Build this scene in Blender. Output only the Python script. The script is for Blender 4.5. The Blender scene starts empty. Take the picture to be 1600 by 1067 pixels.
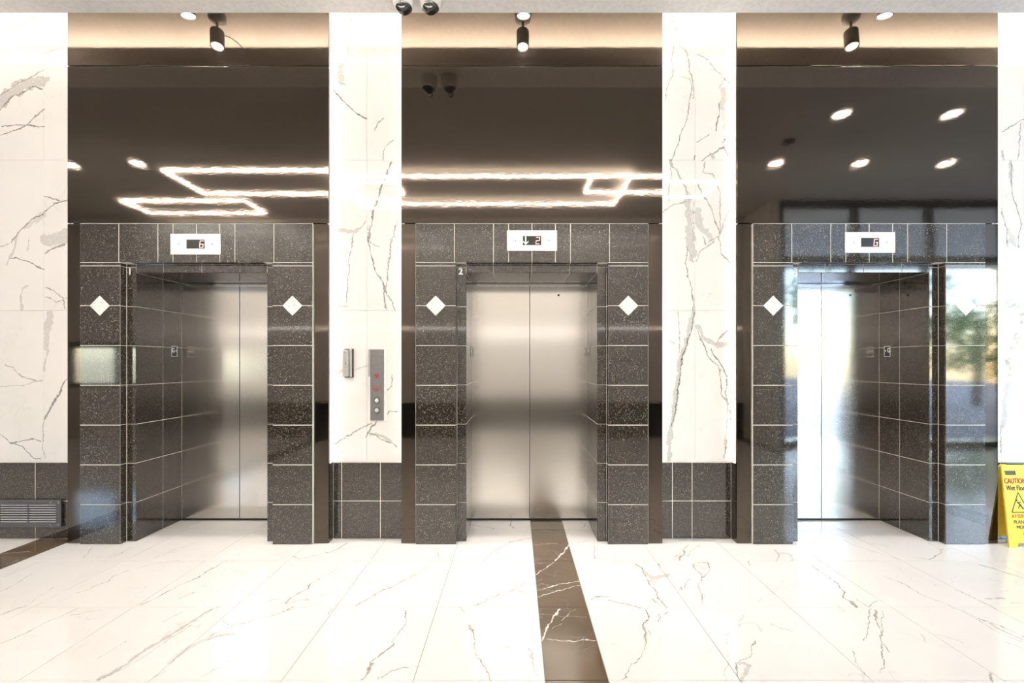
import bpy, bmesh, math, random
from mathutils import Vector, Matrix, Euler

random.seed(7)
scene = bpy.context.scene
col = scene.collection

# ------------------------------------------------------------------ camera
cam_data = bpy.data.cameras.new('camera')
cam = bpy.data.objects.new('camera', cam_data)
col.objects.link(cam)
cam.location = (0.0, 0.0, 1.468)
cam.rotation_euler = (math.radians(90), 0, 0)
cam_data.sensor_width = 36.0
cam_data.lens = 36.0 * 680.0 / 1600.0
cam_data.shift_x = -6.0 / 1600.0
cam_data.shift_y = 34.5 / 1600.0
cam_data.clip_start = 0.05
scene.camera = cam

# ------------------------------------------------------------------ sky, exposure
world = bpy.data.worlds.new('World')
scene.world = world
world.use_nodes = True
wn = world.node_tree.nodes
wl = world.node_tree.links
bg = wn['Background']
sky = wn.new('ShaderNodeTexSky')
sky.sky_type = 'NISHITA'
sky.sun_disc = False
sky.sun_elevation = math.radians(48)
sky.sun_rotation = math.radians(120)
wl.new(sky.outputs['Color'], bg.inputs['Color'])
bg.inputs['Strength'].default_value = 2.0

scene.view_settings.view_transform = 'Standard'
scene.view_settings.look = 'None'
scene.view_settings.gamma = 1.0
scene.view_settings.use_curve_mapping = False
scene.view_settings.exposure = 0.34
scene.cycles.use_denoising = True
scene.cycles.adaptive_threshold = 0.02

# brightness of the lamps the lobby has
L_LINEAR = 24.0      # suspended linear lights on the ceiling
L_COVE = 60.0        # strip hidden in the ceiling cove
L_EDGE = 1.6         # glowing edges of the elevator portals
L_DOWN = 60.0        # round downlights
P_SPOT = 235.0        # watts, spot lamps over the portals
WARM = (1.0, 0.90, 0.79)
NEUTRAL = (1.0, 0.945, 0.885)

# ------------------------------------------------------------------ key sizes (metres)
YW = 3.657           # marble wall face
YP = 3.55            # dark gloss panels
YT = 3.53            # granite tiles of the door surround
YI = 3.59            # inner step of the surround
YD = 4.085           # elevator doors
Z_SOF = 4.094        # underside of the ceiling beam
Z_CEIL = 4.35
Z_COVE = 4.47
CENTRES = (-2.593, 0.131, 2.868)
HALF = 1.065

WALL_VEINS = [
 ([(-4.335,4.161),(-4.307,4.215),(-4.262,4.27),(-4.153,4.306),(-4.09,4.343),(-4.044,4.397)],5.4,0.5),
 ([(-4.135,4.306),(-3.972,4.206)],2.7,0.4),
 ([(-4.153,4.397),(-4.117,4.333)],2.7,0.4),
 ([(-3.944,4.07),(-3.772,4.152)],3.6,0.4),
 ([(-3.899,4.379),(-3.908,4.107)],2.7,0.3),
 ([(-4.335,3.653),(-4.244,3.744),(-4.153,3.802),(-3.972,3.849)],43.6,0.55),
 ([(-4.335,3.589),(-4.226,3.716),(-4.062,3.789),(-3.968,3.78)],5.4,0.7),
 ([(-4.335,3.707),(-4.171,3.834),(-4.062,3.889),(-3.968,3.934)],4.5,0.6),
 ([(-4.335,3.39),(-4.189,3.426),(-4.099,3.489),(-3.968,3.598)],4.5,0.7),
 ([(-4.316,3.462),(-4.153,3.48),(-3.968,3.453)],3.6,0.7),
 ([(-3.957,2.872),(-3.808,2.836),(-3.743,2.854)],3.6,0.6),
 ([(-3.743,2.851),(-3.863,2.818),(-3.972,2.727),(-4.062,2.691),(-4.153,2.6),(-4.244,2.478)],4.5,0.7),
 ([(-3.972,2.727),(-4.117,2.618)],20.0,0.3),
 ([(-3.957,2.518),(-3.743,2.573)],29.0,0.4),
 ([(-3.957,2.506),(-3.743,2.524)],29.0,0.4),
 ([(-3.957,2.397),(-3.917,2.433),(-3.79,2.469)],7.3,0.55),
 ([(-4.189,2.533),(-4.226,2.388),(-4.28,2.306)],8.2,0.45),
 ([(-4.335,2.451),(-4.262,2.478)],3.6,0.4),
 ([(-4.244,2.351),(-4.198,2.36),(-4.081,2.306),(-3.968,2.261)],3.6,0.65),
 ([(-4.081,2.533),(-4.099,2.424)],3.6,0.35),
 ([(-4.099,2.124),(-4.144,2.097),(-4.162,1.988),(-4.153,1.916)],9.1,0.45),
 ([(-3.944,2.106),(-3.799,2.016),(-3.743,2.021)],3.6,0.6),
 ([(-3.957,2.025),(-3.863,1.988),(-3.799,2.01)],2.7,0.5),
 ([(-3.799,2.01),(-3.781,1.925)],3.6,0.5),
 ([(-3.914,1.898),(-3.932,1.771)],30.9,0.4),
 ([(-3.932,1.771),(-3.946,1.589)],20.0,0.38),
 ([(-3.946,1.589),(-3.957,1.408)],9.1,0.35),
 ([(-4.289,1.462),(-4.153,1.371),(-4.044,1.317),(-3.981,1.317)],3.6,0.45),
 ([(-4.335,1.28),(-4.153,1.28),(-4.044,1.313)],3.6,0.3),
 ([(-3.743,1.371),(-3.808,1.299),(-3.863,1.172),(-3.935,1.045),(-3.961,0.99)],5.4,0.65),
 ([(-3.932,1.054),(-3.957,0.999)],11.8,0.6),
 ([(-3.961,0.99),(-3.966,0.827),(-3.972,0.754),(-3.961,0.672)],2.7,0.5),
 ([(-4.335,0.872),(-4.226,0.799),(-4.135,0.763),(-4.062,0.681),(-3.999,0.672)],3.6,0.65),
 ([(-4.226,0.799),(-4.081,0.832),(-3.981,0.823)],3.6,0.65),
 ([(-1.519,4.379),(-1.474,4.315)],3.6,0.5),
 ([(-1.483,4.279),(-1.41,4.315),(-1.356,4.379)],6.4,0.5),
 ([(-1.347,4.194),(-1.202,4.261)],3.6,0.45),
 ([(-1.483,4.143),(-1.41,4.161),(-1.419,4.07),(-1.447,3.98)],3.6,0.35),
 ([(-1.465,3.98),(-1.474,3.852)],23.6,0.5),
 ([(-1.51,3.88),(-1.483,3.816),(-1.438,3.807)],5.4,0.45),
 ([(-1.519,3.771),(-1.465,3.698),(-1.356,3.58),(-1.254,3.524)],4.5,0.7),
 ([(-1.189,3.42),(-1.156,3.499),(-1.102,3.526)],3.6,0.55),
 ([(-1.111,3.181),(-1.102,3.281),(-1.029,3.353)],3.6,0.5),
 ([(-1.038,3.166),(-1.093,3.054),(-1.147,2.89),(-1.202,2.745),(-1.22,2.6),(-1.229,2.478)],5.4,0.65),
 ([(-1.243,2.627),(-1.229,2.478)],3.6,0.5),
 ([(-0.993,2.664),(-1.026,2.564),(-1.042,2.491)],3.6,0.6),
 ([(-1.537,2.586),(-1.447,2.591),(-1.356,2.578),(-1.311,2.6)],14.5,0.5),
 ([(-1.311,2.6),(-1.265,2.673)],4.5,0.5),
 ([(-1.374,2.564),(-1.38,2.478)],3.6,0.55),
 ([(-1.38,2.533),(-1.401,2.261),(-1.419,1.988)],3.6,0.55),
 ([(-1.528,1.956),(-1.429,1.952)],12.7,0.4),
 ([(-1.238,2.533),(-1.22,2.424),(-1.193,2.279),(-1.12,2.17),(-1.093,1.934)],4.5,0.7),
 ([(-1.22,2.497),(-1.156,2.446)],2.7,0.4),
 ([(-1.047,2.533),(-1.066,2.351),(-1.075,2.206),(-1.111,2.061),(-1.084,1.916)],4.5,0.55),
 ([(-1.111,2.097),(-1.011,1.916)],3.6,0.6),
 ([(-1.546,1.299),(-1.501,1.389),(-1.447,1.417)],12.7,0.4),
 ([(-1.356,1.422),(-1.265,1.447)],8.2,0.4),
 ([(-1.038,1.371),(-1.047,1.28),(-1.093,1.226)],5.4,0.5),
 ([(-1.093,1.026),(-1.066,1.066),(-0.993,1.07)],3.6,0.6),
 ([(-1.528,0.787),(-1.429,0.836),(-1.32,0.917),(-1.211,0.963)],4.5,0.6),
 ([(-1.265,0.845),(-1.211,0.927),(-1.156,0.981)],4.5,0.6),
 ([(-1.22,0.872),(-1.138,0.863),(-1.047,0.809)],12.7,0.5),
 ([(-1.22,0.881),(-1.138,0.836),(-1.047,0.794)],3.6,0.7),
 ([(-1.047,0.809),(-0.993,0.776)],3.6,0.6),
 ([(1.326,4.388),(1.35,4.27),(1.371,4.152),(1.435,4.088),(1.453,3.98),(1.48,3.889),(1.462,3.616),(1.426,3.508),(1.38,3.362),(1.299,3.163)],3.6,0.65),
 ([(1.344,4.343),(1.317,4.143),(1.313,3.907),(1.253,3.689)],3.6,0.5),
 ([(1.48,3.889),(1.498,3.698)],3.6,0.6),
 ([(1.399,3.889),(1.453,3.871),(1.471,3.78)],2.7,0.5),
 ([(1.52,4.061),(1.625,3.998),(1.716,3.907),(1.789,3.825)],3.6,0.6),
 ([(1.753,3.762),(1.734,3.635)],24.5,0.45),
 ([(1.707,3.653),(1.713,3.58),(1.68,3.489),(1.68,3.417)],4.5,0.65),
 ([(1.753,3.852),(1.716,3.78)],4.5,0.4),
 ([(1.753,3.562),(1.753,3.453)],24.5,0.25),
 ([(1.522,3.332),(1.616,3.39)],3.6,0.65),
 ([(1.789,3.199),(1.743,3.29),(1.635,3.217),(1.571,3.172)],4.5,0.6),
 ([(1.644,3.235),(1.662,3.208)],12.7,0.5),
 ([(1.734,3.326),(1.771,3.362)],3.6,0.5),
 ([(1.489,3.181),(1.498,3.208)],7.3,0.6),
 ([(1.29,3.163),(1.362,3.072),(1.426,2.927),(1.462,2.854)],8.2,0.7),
 ([(1.444,2.872),(1.462,2.745),(1.466,2.478)],30.9,0.45),
 ([(1.498,2.818),(1.495,2.491)],3.6,0.5),
 ([(1.226,2.745),(1.317,2.8),(1.426,2.836)],3.6,0.6),
 ([(1.308,3.145),(1.299,3.018),(1.281,2.818)],3.6,0.45),
 ([(1.589,3.163),(1.562,3.072),(1.644,3.054),(1.716,2.909),(1.716,2.564)],3.6,0.5),
 ([(1.526,2.999),(1.589,2.854),(1.662,2.709),(1.716,2.555)],4.5,0.5),
 ([(1.531,2.745),(1.553,2.636),(1.625,2.527)],24.5,0.45),
 ([(1.825,2.8),(1.753,2.673),(1.716,2.546),(1.607,2.491)],3.6,0.55),
 ([(1.477,2.533),(1.491,2.369)],27.2,0.45),
 ([(1.444,2.424),(1.426,2.315),(1.453,2.206)],3.6,0.65),
 ([(1.435,2.442),(1.502,2.333)],4.5,0.5),
 ([(1.522,2.333),(1.553,2.406),(1.662,2.497)],4.5,0.5),
 ([(1.589,2.46),(1.571,2.533)],4.5,0.5),
 ([(1.707,2.533),(1.734,2.388),(1.798,2.297)],4.5,0.6),
 ([(1.444,2.206),(1.48,2.097),(1.489,1.97),(1.48,1.916)],4.5,0.65),
 ([(1.495,2.006),(1.495,1.925)],10.0,0.5),
 ([(1.489,1.901),(1.462,1.771),(1.417,1.607),(1.38,1.498),(1.38,1.371),(1.344,1.226),(1.335,1.081),(1.299,0.936),(1.29,0.79),(1.299,0.663)],16.3,0.5),
 ([(1.502,1.901),(1.477,1.752),(1.429,1.607),(1.393,1.498),(1.393,1.371),(1.362,1.244),(1.35,1.081),(1.308,0.954)],4.5,0.75),
 ([(1.353,1.907),(1.38,1.68),(1.371,1.553)],3.6,0.4),
 ([(1.262,1.671),(1.344,1.634)],2.7,0.35),
 ([(1.531,1.789),(1.571,1.698),(1.68,1.616),(1.825,1.634)],18.2,0.5),
 ([(1.68,1.625),(1.753,1.716),(1.807,1.761)],5.4,0.5),
 ([(1.526,1.752),(1.616,1.535),(1.707,1.444),(1.716,1.371),(1.734,1.226),(1.78,1.153)],3.6,0.65),
 ([(1.644,1.589),(1.716,1.48),(1.771,1.353),(1.771,1.226),(1.798,1.081),(1.807,0.99)],4.5,0.65),
 ([(1.78,1.153),(1.771,0.899),(1.753,0.681)],3.6,0.6),
 ([(1.758,0.899),(1.756,0.79)],8.2,0.5),
 ([(4.084,3.42),(4.183,3.471),(4.27,3.517)],3.6,0.7),
 ([(4.247,3.489),(4.229,3.326),(4.22,3.181)],3.6,0.5),
 ([(4.084,3.253),(4.102,3.172)],6.4,0.4),
 ([(4.156,3.163),(4.156,3.036)],16.3,0.4),
 ([(4.165,3.163),(4.165,2.927),(4.247,2.636),(4.211,2.509)],3.6,0.6),
 ([(4.074,2.763),(4.129,2.6),(4.12,2.478)],3.6,0.6),
 ([(4.138,2.582),(4.183,2.491)],16.3,0.3),
 ([(4.12,2.533),(4.138,2.46)],5.4,0.5),
 ([(4.211,2.533),(4.22,2.442)],3.6,0.5),
 ([(4.147,2.515),(4.192,2.46)],12.7,0.4),
 ([(4.156,2.206),(4.147,1.988)],24.5,0.25),
 ([(4.093,1.97),(4.22,1.952)],16.3,0.35),
 ([(4.256,1.898),(4.22,1.734),(4.165,1.553),(4.138,1.498),(4.151,1.371),(4.12,1.226),(4.107,1.081),(4.089,0.954)],18.2,0.5),
 ([(4.27,1.898),(4.238,1.734),(4.18,1.553)],3.6,0.7),
 ([(4.084,0.954),(4.078,0.718)],3.6,0.5),
]
FLOOR_VEINS = [
 ([(-3.313,2.795),(-3.355,2.963),(-3.395,3.05)],1.4,0.5),
 ([(-2.991,2.668),(-3.026,2.846)],1.3,0.5),
 ([(-3.017,2.545),(-2.97,2.638)],3.3,0.5),
 ([(-2.702,2.279),(-2.675,2.324),(-2.676,2.414),(-2.668,2.487),(-2.638,2.518),(-2.626,2.616)],2.0,0.6),
 ([(-2.589,2.531),(-2.533,2.58),(-2.488,2.609)],2.0,0.4),
 ([(-2.811,2.779),(-2.774,2.89),(-2.753,2.944),(-2.778,3.001),(-2.744,3.09)],1.9,0.6),
 ([(-2.812,2.676),(-2.8,2.746)],0.9,0.4),
 ([(-3.267,3.296),(-3.323,3.379),(-3.398,3.505)],1.6,0.4),
 ([(-3.046,3.308),(-3.078,3.485)],1.6,0.5),
 ([(-2.732,3.285),(-2.69,3.441),(-2.623,3.586)],1.7,0.4),
 ([(-2.723,3.121),(-2.637,3.195),(-2.531,3.25),(-2.449,3.217)],1.5,0.4),
 ([(-2.283,2.646),(-2.239,2.754),(-2.221,2.899),(-2.182,2.982),(-2.185,3.121)],3.4,0.6),
 ([(-2.105,2.714),(-2.061,2.799)],1.3,0.6),
 ([(-2.011,2.478),(-1.976,2.58)],1.6,0.6),
 ([(-1.937,2.031),(-1.918,2.101),(-1.903,2.189),(-1.887,2.268),(-1.858,2.396),(-1.847,2.471),(-1.816,2.594)],9.7,0.5),
 ([(-1.933,2.027),(-1.864,2.184),(-1.828,2.446)],1.5,0.7),
 ([(-2.081,2.164),(-2.068,2.257),(-2.061,2.305)],1.1,0.5),
 ([(-1.703,2.144),(-1.687,2.257),(-1.643,2.348)],13.2,0.3),
 ([(-1.689,2.046),(-1.667,2.082)],1.6,0.5),
 ([(-1.476,2.034),(-1.454,2.077)],1.0,0.5),
 ([(-1.834,2.566),(-1.791,2.638)],2.1,0.6),
 ([(-2.187,3.06),(-2.169,3.174),(-2.148,3.262)],3.6,0.5),
 ([(-1.708,3.319),(-1.622,3.273),(-1.49,3.367),(-1.407,3.434),(-1.379,3.572)],2.2,0.6),
 ([(-1.399,3.441),(-1.38,3.559)],8.4,0.5),
 ([(-1.361,3.441),(-1.189,3.553)],1.7,0.5),
 ([(-1.414,2.668),(-1.404,2.762),(-1.362,2.838),(-1.373,2.899),(-1.338,2.982)],2.8,0.7),
 ([(-1.338,2.982),(-1.284,3.1),(-1.18,3.239)],1.5,0.4),
 ([(-1.406,2.653),(-1.377,2.676),(-1.291,2.707)],1.7,0.5),
 ([(-1.536,2.683),(-1.52,2.722),(-1.469,2.722)],1.7,0.5),
 ([(-1.241,2.746),(-1.12,2.809)],1.3,0.4),
 ([(-0.975,2.631),(-0.866,2.812),(-0.695,3.03)],2.8,0.5),
 ([(-0.922,2.668),(-0.787,2.846)],1.3,0.3),
 ([(-1.665,2.33),(-1.607,2.396),(-1.572,2.446),(-1.441,2.525),(-1.367,2.594),(-1.353,2.631)],2.1,0.7),
 ([(-1.671,2.484),(-1.591,2.446)],1.9,0.6),
 ([(-1.645,2.302),(-1.622,2.33),(-1.533,2.362)],7.4,0.35),
 ([(-1.367,2.594),(-1.271,2.631)],2.1,0.5),
 ([(-1.469,2.055),(-1.429,2.129),(-1.393,2.204)],1.4,0.5),
 ([(-1.101,2.552),(-1.099,2.594),(-1.072,2.616)],2.0,0.6),
 ([(-0.657,2.594),(-0.63,2.511),(-0.636,2.408),(-0.652,2.33),(-0.664,2.296),(-0.641,2.279),(-0.674,2.189),(-0.719,2.139),(-0.711,2.096),(-0.72,2.028)],1.9,0.7),
 ([(-0.707,2.124),(-0.72,2.028)],7.6,0.5),
 ([(-0.647,2.274),(-0.679,2.184)],4.4,0.5),
 ([(-0.644,2.028),(-0.605,2.068),(-0.523,2.105)],2.0,0.6),
 ([(-0.644,2.028),(-0.639,2.096)],1.3,0.5),
 ([(-0.46,3.981),(-0.354,3.942),(-0.19,3.865)],2.1,0.7),
 ([(-0.036,4.062),(-0.064,3.942),(-0.006,3.865)],3.6,0.6),
 ([(-0.243,3.238),(-0.179,3.39),(-0.058,3.572),(0.116,3.67)],3.4,0.45),
 ([(-0.201,3.333),(-0.093,3.419),(-0.078,3.305)],2.4,0.35),
 ([(-0.246,2.639),(-0.155,2.729),(-0.004,2.822),(0.077,2.771)],2.0,0.6),
 ([(-0.004,2.822),(0.06,2.919),(0.128,3.007)],2.2,0.4),
 ([(-0.047,2.898),(0.124,2.919)],3.2,0.3),
 ([(-0.333,2.63),(-0.298,2.579)],2.4,0.4),
 ([(-0.251,2.408),(-0.221,2.324),(-0.205,2.196),(-0.176,2.138),(-0.132,2.06),(-0.115,2.024)],1.9,0.65),
 ([(-0.254,2.43),(-0.227,2.338)],7.7,0.4),
 ([(0.063,2.246),(0.09,2.208),(0.105,2.029)],1.9,0.55),
 ([(0.082,2.196),(0.098,2.115)],5.4,0.35),
 ([(-0.045,2.265),(-0.028,2.246)],1.7,0.5),
 ([(0.478,3.556),(0.607,3.62)],2.0,0.5),
 ([(0.64,3.509),(0.607,3.361),(0.601,3.265)],3.6,0.5),
 ([(0.444,2.711),(0.533,2.758),(0.587,2.748)],3.5,0.55),
 ([(0.572,2.702),(0.642,2.666)],2.4,0.5),
 ([(-0.677,3.448),(-0.598,3.361),(-0.567,3.252)],1.8,0.4),
 ([(-0.734,3.007),(-0.666,3.1),(-0.595,3.149)],1.7,0.35),
 ([(0.588,4.041),(0.653,3.981),(0.58,3.884)],2.1,0.5),
 ([(0.872,3.184),(0.908,3.121),(0.902,2.972),(0.892,2.881),(0.901,2.795),(0.884,2.73),(0.901,2.668),(0.9,2.616)],2.5,0.7),
 ([(0.912,3.07),(0.948,2.972),(1.049,3.02)],18.9,0.4),
 ([(0.906,2.954),(0.94,2.917)],11.0,0.35),
 ([(0.898,2.683),(0.907,2.623)],8.2,0.5),
 ([(0.851,2.707),(0.867,2.653)],2.9,0.5),
 ([(1.048,3.206),(1.021,3.05)],2.4,0.5),
 ([(0.569,2.696),(0.622,2.687),(0.689,2.653),(0.749,2.616)],2.9,0.5),
 ([(0.543,2.754),(0.584,2.746)],2.6,0.5),
 ([(1.18,3.25),(1.382,3.505)],2.7,0.5),
 ([(1.225,3.25),(1.325,3.416)],7.5,0.5),
 ([(1.294,3.308),(1.481,3.519)],2.8,0.4),
 ([(1.291,3.174),(1.359,3.217),(1.429,3.217),(1.378,3.09),(1.282,2.991),(1.284,3.11),(1.291,3.174)],3.5,0.5),
 ([(1.312,3.152),(1.362,3.11)],13.6,0.3),
 ([(1.282,2.991),(1.224,2.899),(1.168,2.746),(1.145,2.653)],2.5,0.5),
 ([(1.186,2.972),(1.104,2.846)],2.2,0.5),
 ([(1.059,2.821),(1.09,2.855)],2.2,0.6),
 ([(0.775,2.594),(0.758,2.498),(0.704,2.42),(0.698,2.348),(0.684,2.29)],2.5,0.65),
 ([(0.715,2.433),(0.691,2.313)],5.8,0.45),
 ([(0.684,2.29),(0.638,2.194),(0.562,2.115),(0.537,2.068),(0.495,2.028)],1.6,0.6),
 ([(0.492,2.028),(0.513,2.037)],3.8,0.5),
 ([(0.902,2.573),(0.868,2.545),(0.836,2.545),(0.81,2.491)],1.9,0.6),
 ([(0.723,2.384),(0.727,2.348)],1.8,0.5),
 ([(1.333,2.552),(1.248,2.433),(1.152,2.36),(1.095,2.257),(1.051,2.154),(0.96,2.006)],1.6,0.35),
 ([(1.248,2.433),(1.357,2.465)],1.9,0.35),
 ([(1.365,2.452),(1.35,2.384)],1.5,0.4),
 ([(1.438,2.446),(1.517,2.377)],1.5,0.4),
 ([(1.264,2.296),(1.232,2.263)],3.2,0.55),
 ([(1.232,2.263),(1.172,2.184),(1.088,2.134)],1.7,0.45),
 ([(1.076,2.129),(1.141,2.12),(1.094,2.068),(1.04,2.015)],8.2,0.45),
 ([(1.073,2.124),(1.038,2.024)],2.5,0.6),
 ([(2.046,3.441),(2.026,3.355),(1.953,3.25)],3.1,0.5),
 ([(2.04,3.379),(2.12,3.355),(2.054,3.25)],9.2,0.25),
 ([(1.727,3.228),(1.703,3.174)],4.0,0.5),
 ([(1.486,2.668),(1.8,2.935)],1.4,0.25),
 ([(2.73,3.872),(2.749,3.754),(2.792,3.659)],3.1,0.7),
 ([(2.749,3.754),(2.724,3.539),(2.803,3.373),(2.885,3.258)],2.2,0.4),
 ([(3.378,3.568),(3.351,3.44),(3.315,3.386),(3.107,3.258),(3.008,3.295)],2.8,0.5),
 ([(3.351,3.44),(3.44,3.454)],2.9,0.4),
 ([(2.149,3.186),(2.154,2.998),(2.139,2.887),(2.106,2.785),(2.056,2.732),(2.064,2.681),(2.051,2.624)],2.7,0.65),
 ([(2.07,2.689),(2.057,2.632)],6.3,0.5),
 ([(2.117,2.715),(2.124,2.632),(2.235,2.689)],2.3,0.5),
 ([(2.12,2.616),(2.019,2.48),(1.843,2.308)],2.0,0.5),
 ([(2.143,2.6),(2.081,2.509),(2.031,2.425),(1.96,2.32),(1.862,2.213),(1.799,2.126)],2.2,0.6),
 ([(2.135,2.584),(2.085,2.509)],6.0,0.5),
 ([(2.183,2.584),(1.949,2.308),(1.899,2.213)],1.5,0.55),
 ([(1.799,2.126),(1.722,2.055)],2.4,0.4),
 ([(1.724,2.224),(1.671,2.147)],2.2,0.5),
 ([(1.666,2.136),(1.646,2.065)],1.8,0.5),
 ([(2.201,2.358),(2.16,2.289)],1.6,0.5),
 ([(2.541,3.008),(2.581,2.926),(2.582,2.767),(2.621,2.672),(2.639,2.6),(2.65,2.502),(2.644,2.411),(2.651,2.352),(2.673,2.289)],1.6,0.6),
 ([(2.656,2.6),(2.668,2.495),(2.716,2.425),(2.724,2.333)],2.0,0.6),
 ([(2.681,2.452),(2.688,2.384),(2.695,2.308)],6.3,0.3),
 ([(2.853,2.84),(2.875,2.732),(2.869,2.6)],2.2,0.5),
 ([(3.383,3.174),(3.427,3.105),(3.476,2.977)],7.1,0.35),
 ([(3.545,3.174),(3.537,3.029)],2.1,0.4),
 ([(2.93,2.715),(3.061,2.732)],4.6,0.35),
 ([(2.579,2.302),(2.607,2.265),(2.618,2.242)],1.5,0.6),
 ([(2.283,2.352),(2.308,2.337),(2.352,2.287)],1.6,0.4),
 ([(2.25,2.065),(2.194,2.007)],3.1,0.5),
 ([(3.04,2.672),(3.111,2.664)],2.7,0.35),
]
STRIP_VEINS = [
 ([(0.129,3.018),(0.28,3.225)],2.4,0.8),
 ([(0.3,3.252),(0.352,3.347),(0.437,3.54)],4.6,1),
 ([(0.13,2.816),(0.305,2.898),(0.434,2.945)],2.7,1),
 ([(0.134,2.733),(0.265,2.816),(0.43,2.881)],2.1,0.9),
 ([(0.264,2.605),(0.222,2.507),(0.183,2.423),(0.147,2.338),(0.136,2.304)],3.8,1),
 ([(0.138,3.53),(0.341,3.549)],2.0,0.5),
 ([(0.167,2.324),(0.251,2.304),(0.43,2.311)],1.7,0.8),
 ([(0.209,2.408),(0.254,2.46)],1.4,0.5),
 ([(0.137,2.547),(0.414,2.522)],1.4,0.25),
 ([(0.263,2.499),(0.35,2.605)],1.4,0.4),
 ([(-3.977,3.355),(-3.8,3.404)],2.1,0.7),
 ([(-3.737,3.195),(-3.723,3.262)],2.0,0.7),
]

# ------------------------------------------------------------------ node helpers
class NT:
    def __init__(self, name):
        self.dims = '3D'
        self.m = bpy.data.materials.new(name)
        self.m.use_nodes = True
        self.t = self.m.node_tree
        self.b = self.t.nodes['Principled BSDF']
    def n(self, typ, **kw):
        nd = self.t.nodes.new(typ)
        for k, v in kw.items():
            setattr(nd, k, v)
        return nd
    def put(self, sock, v):
        if isinstance(v, bpy.types.NodeSocket):
            self.t.links.new(v, sock)
        else:
            sock.default_value = v
    def math(self, op, a, b=0.0, c=None, clamp=False):
        nd = self.n('ShaderNodeMath', operation=op, use_clamp=clamp)
        self.put(nd.inputs[0], a); self.put(nd.inputs[1], b)
        if c is not None:
            self.put(nd.inputs[2], c)
        return nd.outputs[0]
    def vec(self, op, a, b=(0, 0, 0), scale=None):
        nd = self.n('ShaderNodeVectorMath', operation=op)
        self.put(nd.inputs[0], a)
        if scale is None:
            self.put(nd.inputs[1], b)
        else:
            self.put(nd.inputs['Scale'], scale)
        return nd.outputs['Value'] if op in ('DOT_PRODUCT', 'LENGTH') else nd.outputs[0]
    def noise(self, vec, scale, detail=2.0, rough=0.5):
        nd = self.n('ShaderNodeTexNoise')
        self.put(nd.inputs['Vector'], vec)
        nd.inputs['Scale'].default_value = scale
        nd.inputs['Detail'].default_value = detail
        nd.noise_dimensions = self.dims
        nd.inputs['Roughness'].default_value = rough
        return nd
    def rng(self, v, a, b, c, d, smooth=True):
        nd = self.n('ShaderNodeMapRange', interpolation_type='SMOOTHSTEP' if smooth else 'LINEAR')
        self.put(nd.inputs['Value'], v)
        for i, x in zip((1, 2, 3, 4), (a, b, c, d)):
            self.put(nd.inputs[i], x)
        return nd.outputs[0]
    def mix(self, f, a, b):
        nd = self.n('ShaderNodeMix', data_type='RGBA')
        self.put(nd.inputs[0], f)
        self.put(nd.inputs[6], a if isinstance(a, bpy.types.NodeSocket) else (*a, 1))
        self.put(nd.inputs[7], b if isinstance(b, bpy.types.NodeSocket) else (*b, 1))
        return nd.outputs[2]
    def pos(self):
        return self.n('ShaderNodeNewGeometry').outputs['Position']
    def set(self, **kw):
        names = {'color': 'Base Color', 'rough': 'Roughness', 'metal': 'Metallic', 'ior': 'IOR', 'aniso': 'Anisotropic', 'normal': 'Normal',
                 'coat': 'Coat Weight', 'emit': 'Emission Color', 'estr': 'Emission Strength', 'spec': 'Specular IOR Level', 'tangent': 'Tangent',
                 'anisorot': 'Anisotropic Rotation', 'alpha': 'Alpha'}
        for k, v in kw.items():
            if isinstance(v, tuple) and len(v) == 3 and k in ('color', 'emit'):
                v = (*v, 1)
            self.put(self.b.inputs[names[k]], v)
        return self.m

def plain(name, color, rough=0.5, metal=0.0, **kw):
    t = NT(name)
    nz = t.noise(t.pos(), 35.0, 3.0)
    c = t.mix(t.rng(nz.outputs['Fac'], 0.3, 0.7, 0.0, 1.0), tuple(x * 0.94 for x in color), tuple(min(1, x * 1.04) for x in color))
    return t.set(color=c, rough=rough, metal=metal, **kw)

def emitter(name, color, strength):
    t = NT(name)
    return t.set(color=(0.8, 0.8, 0.8), emit=color, estr=strength, rough=0.4)

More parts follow.
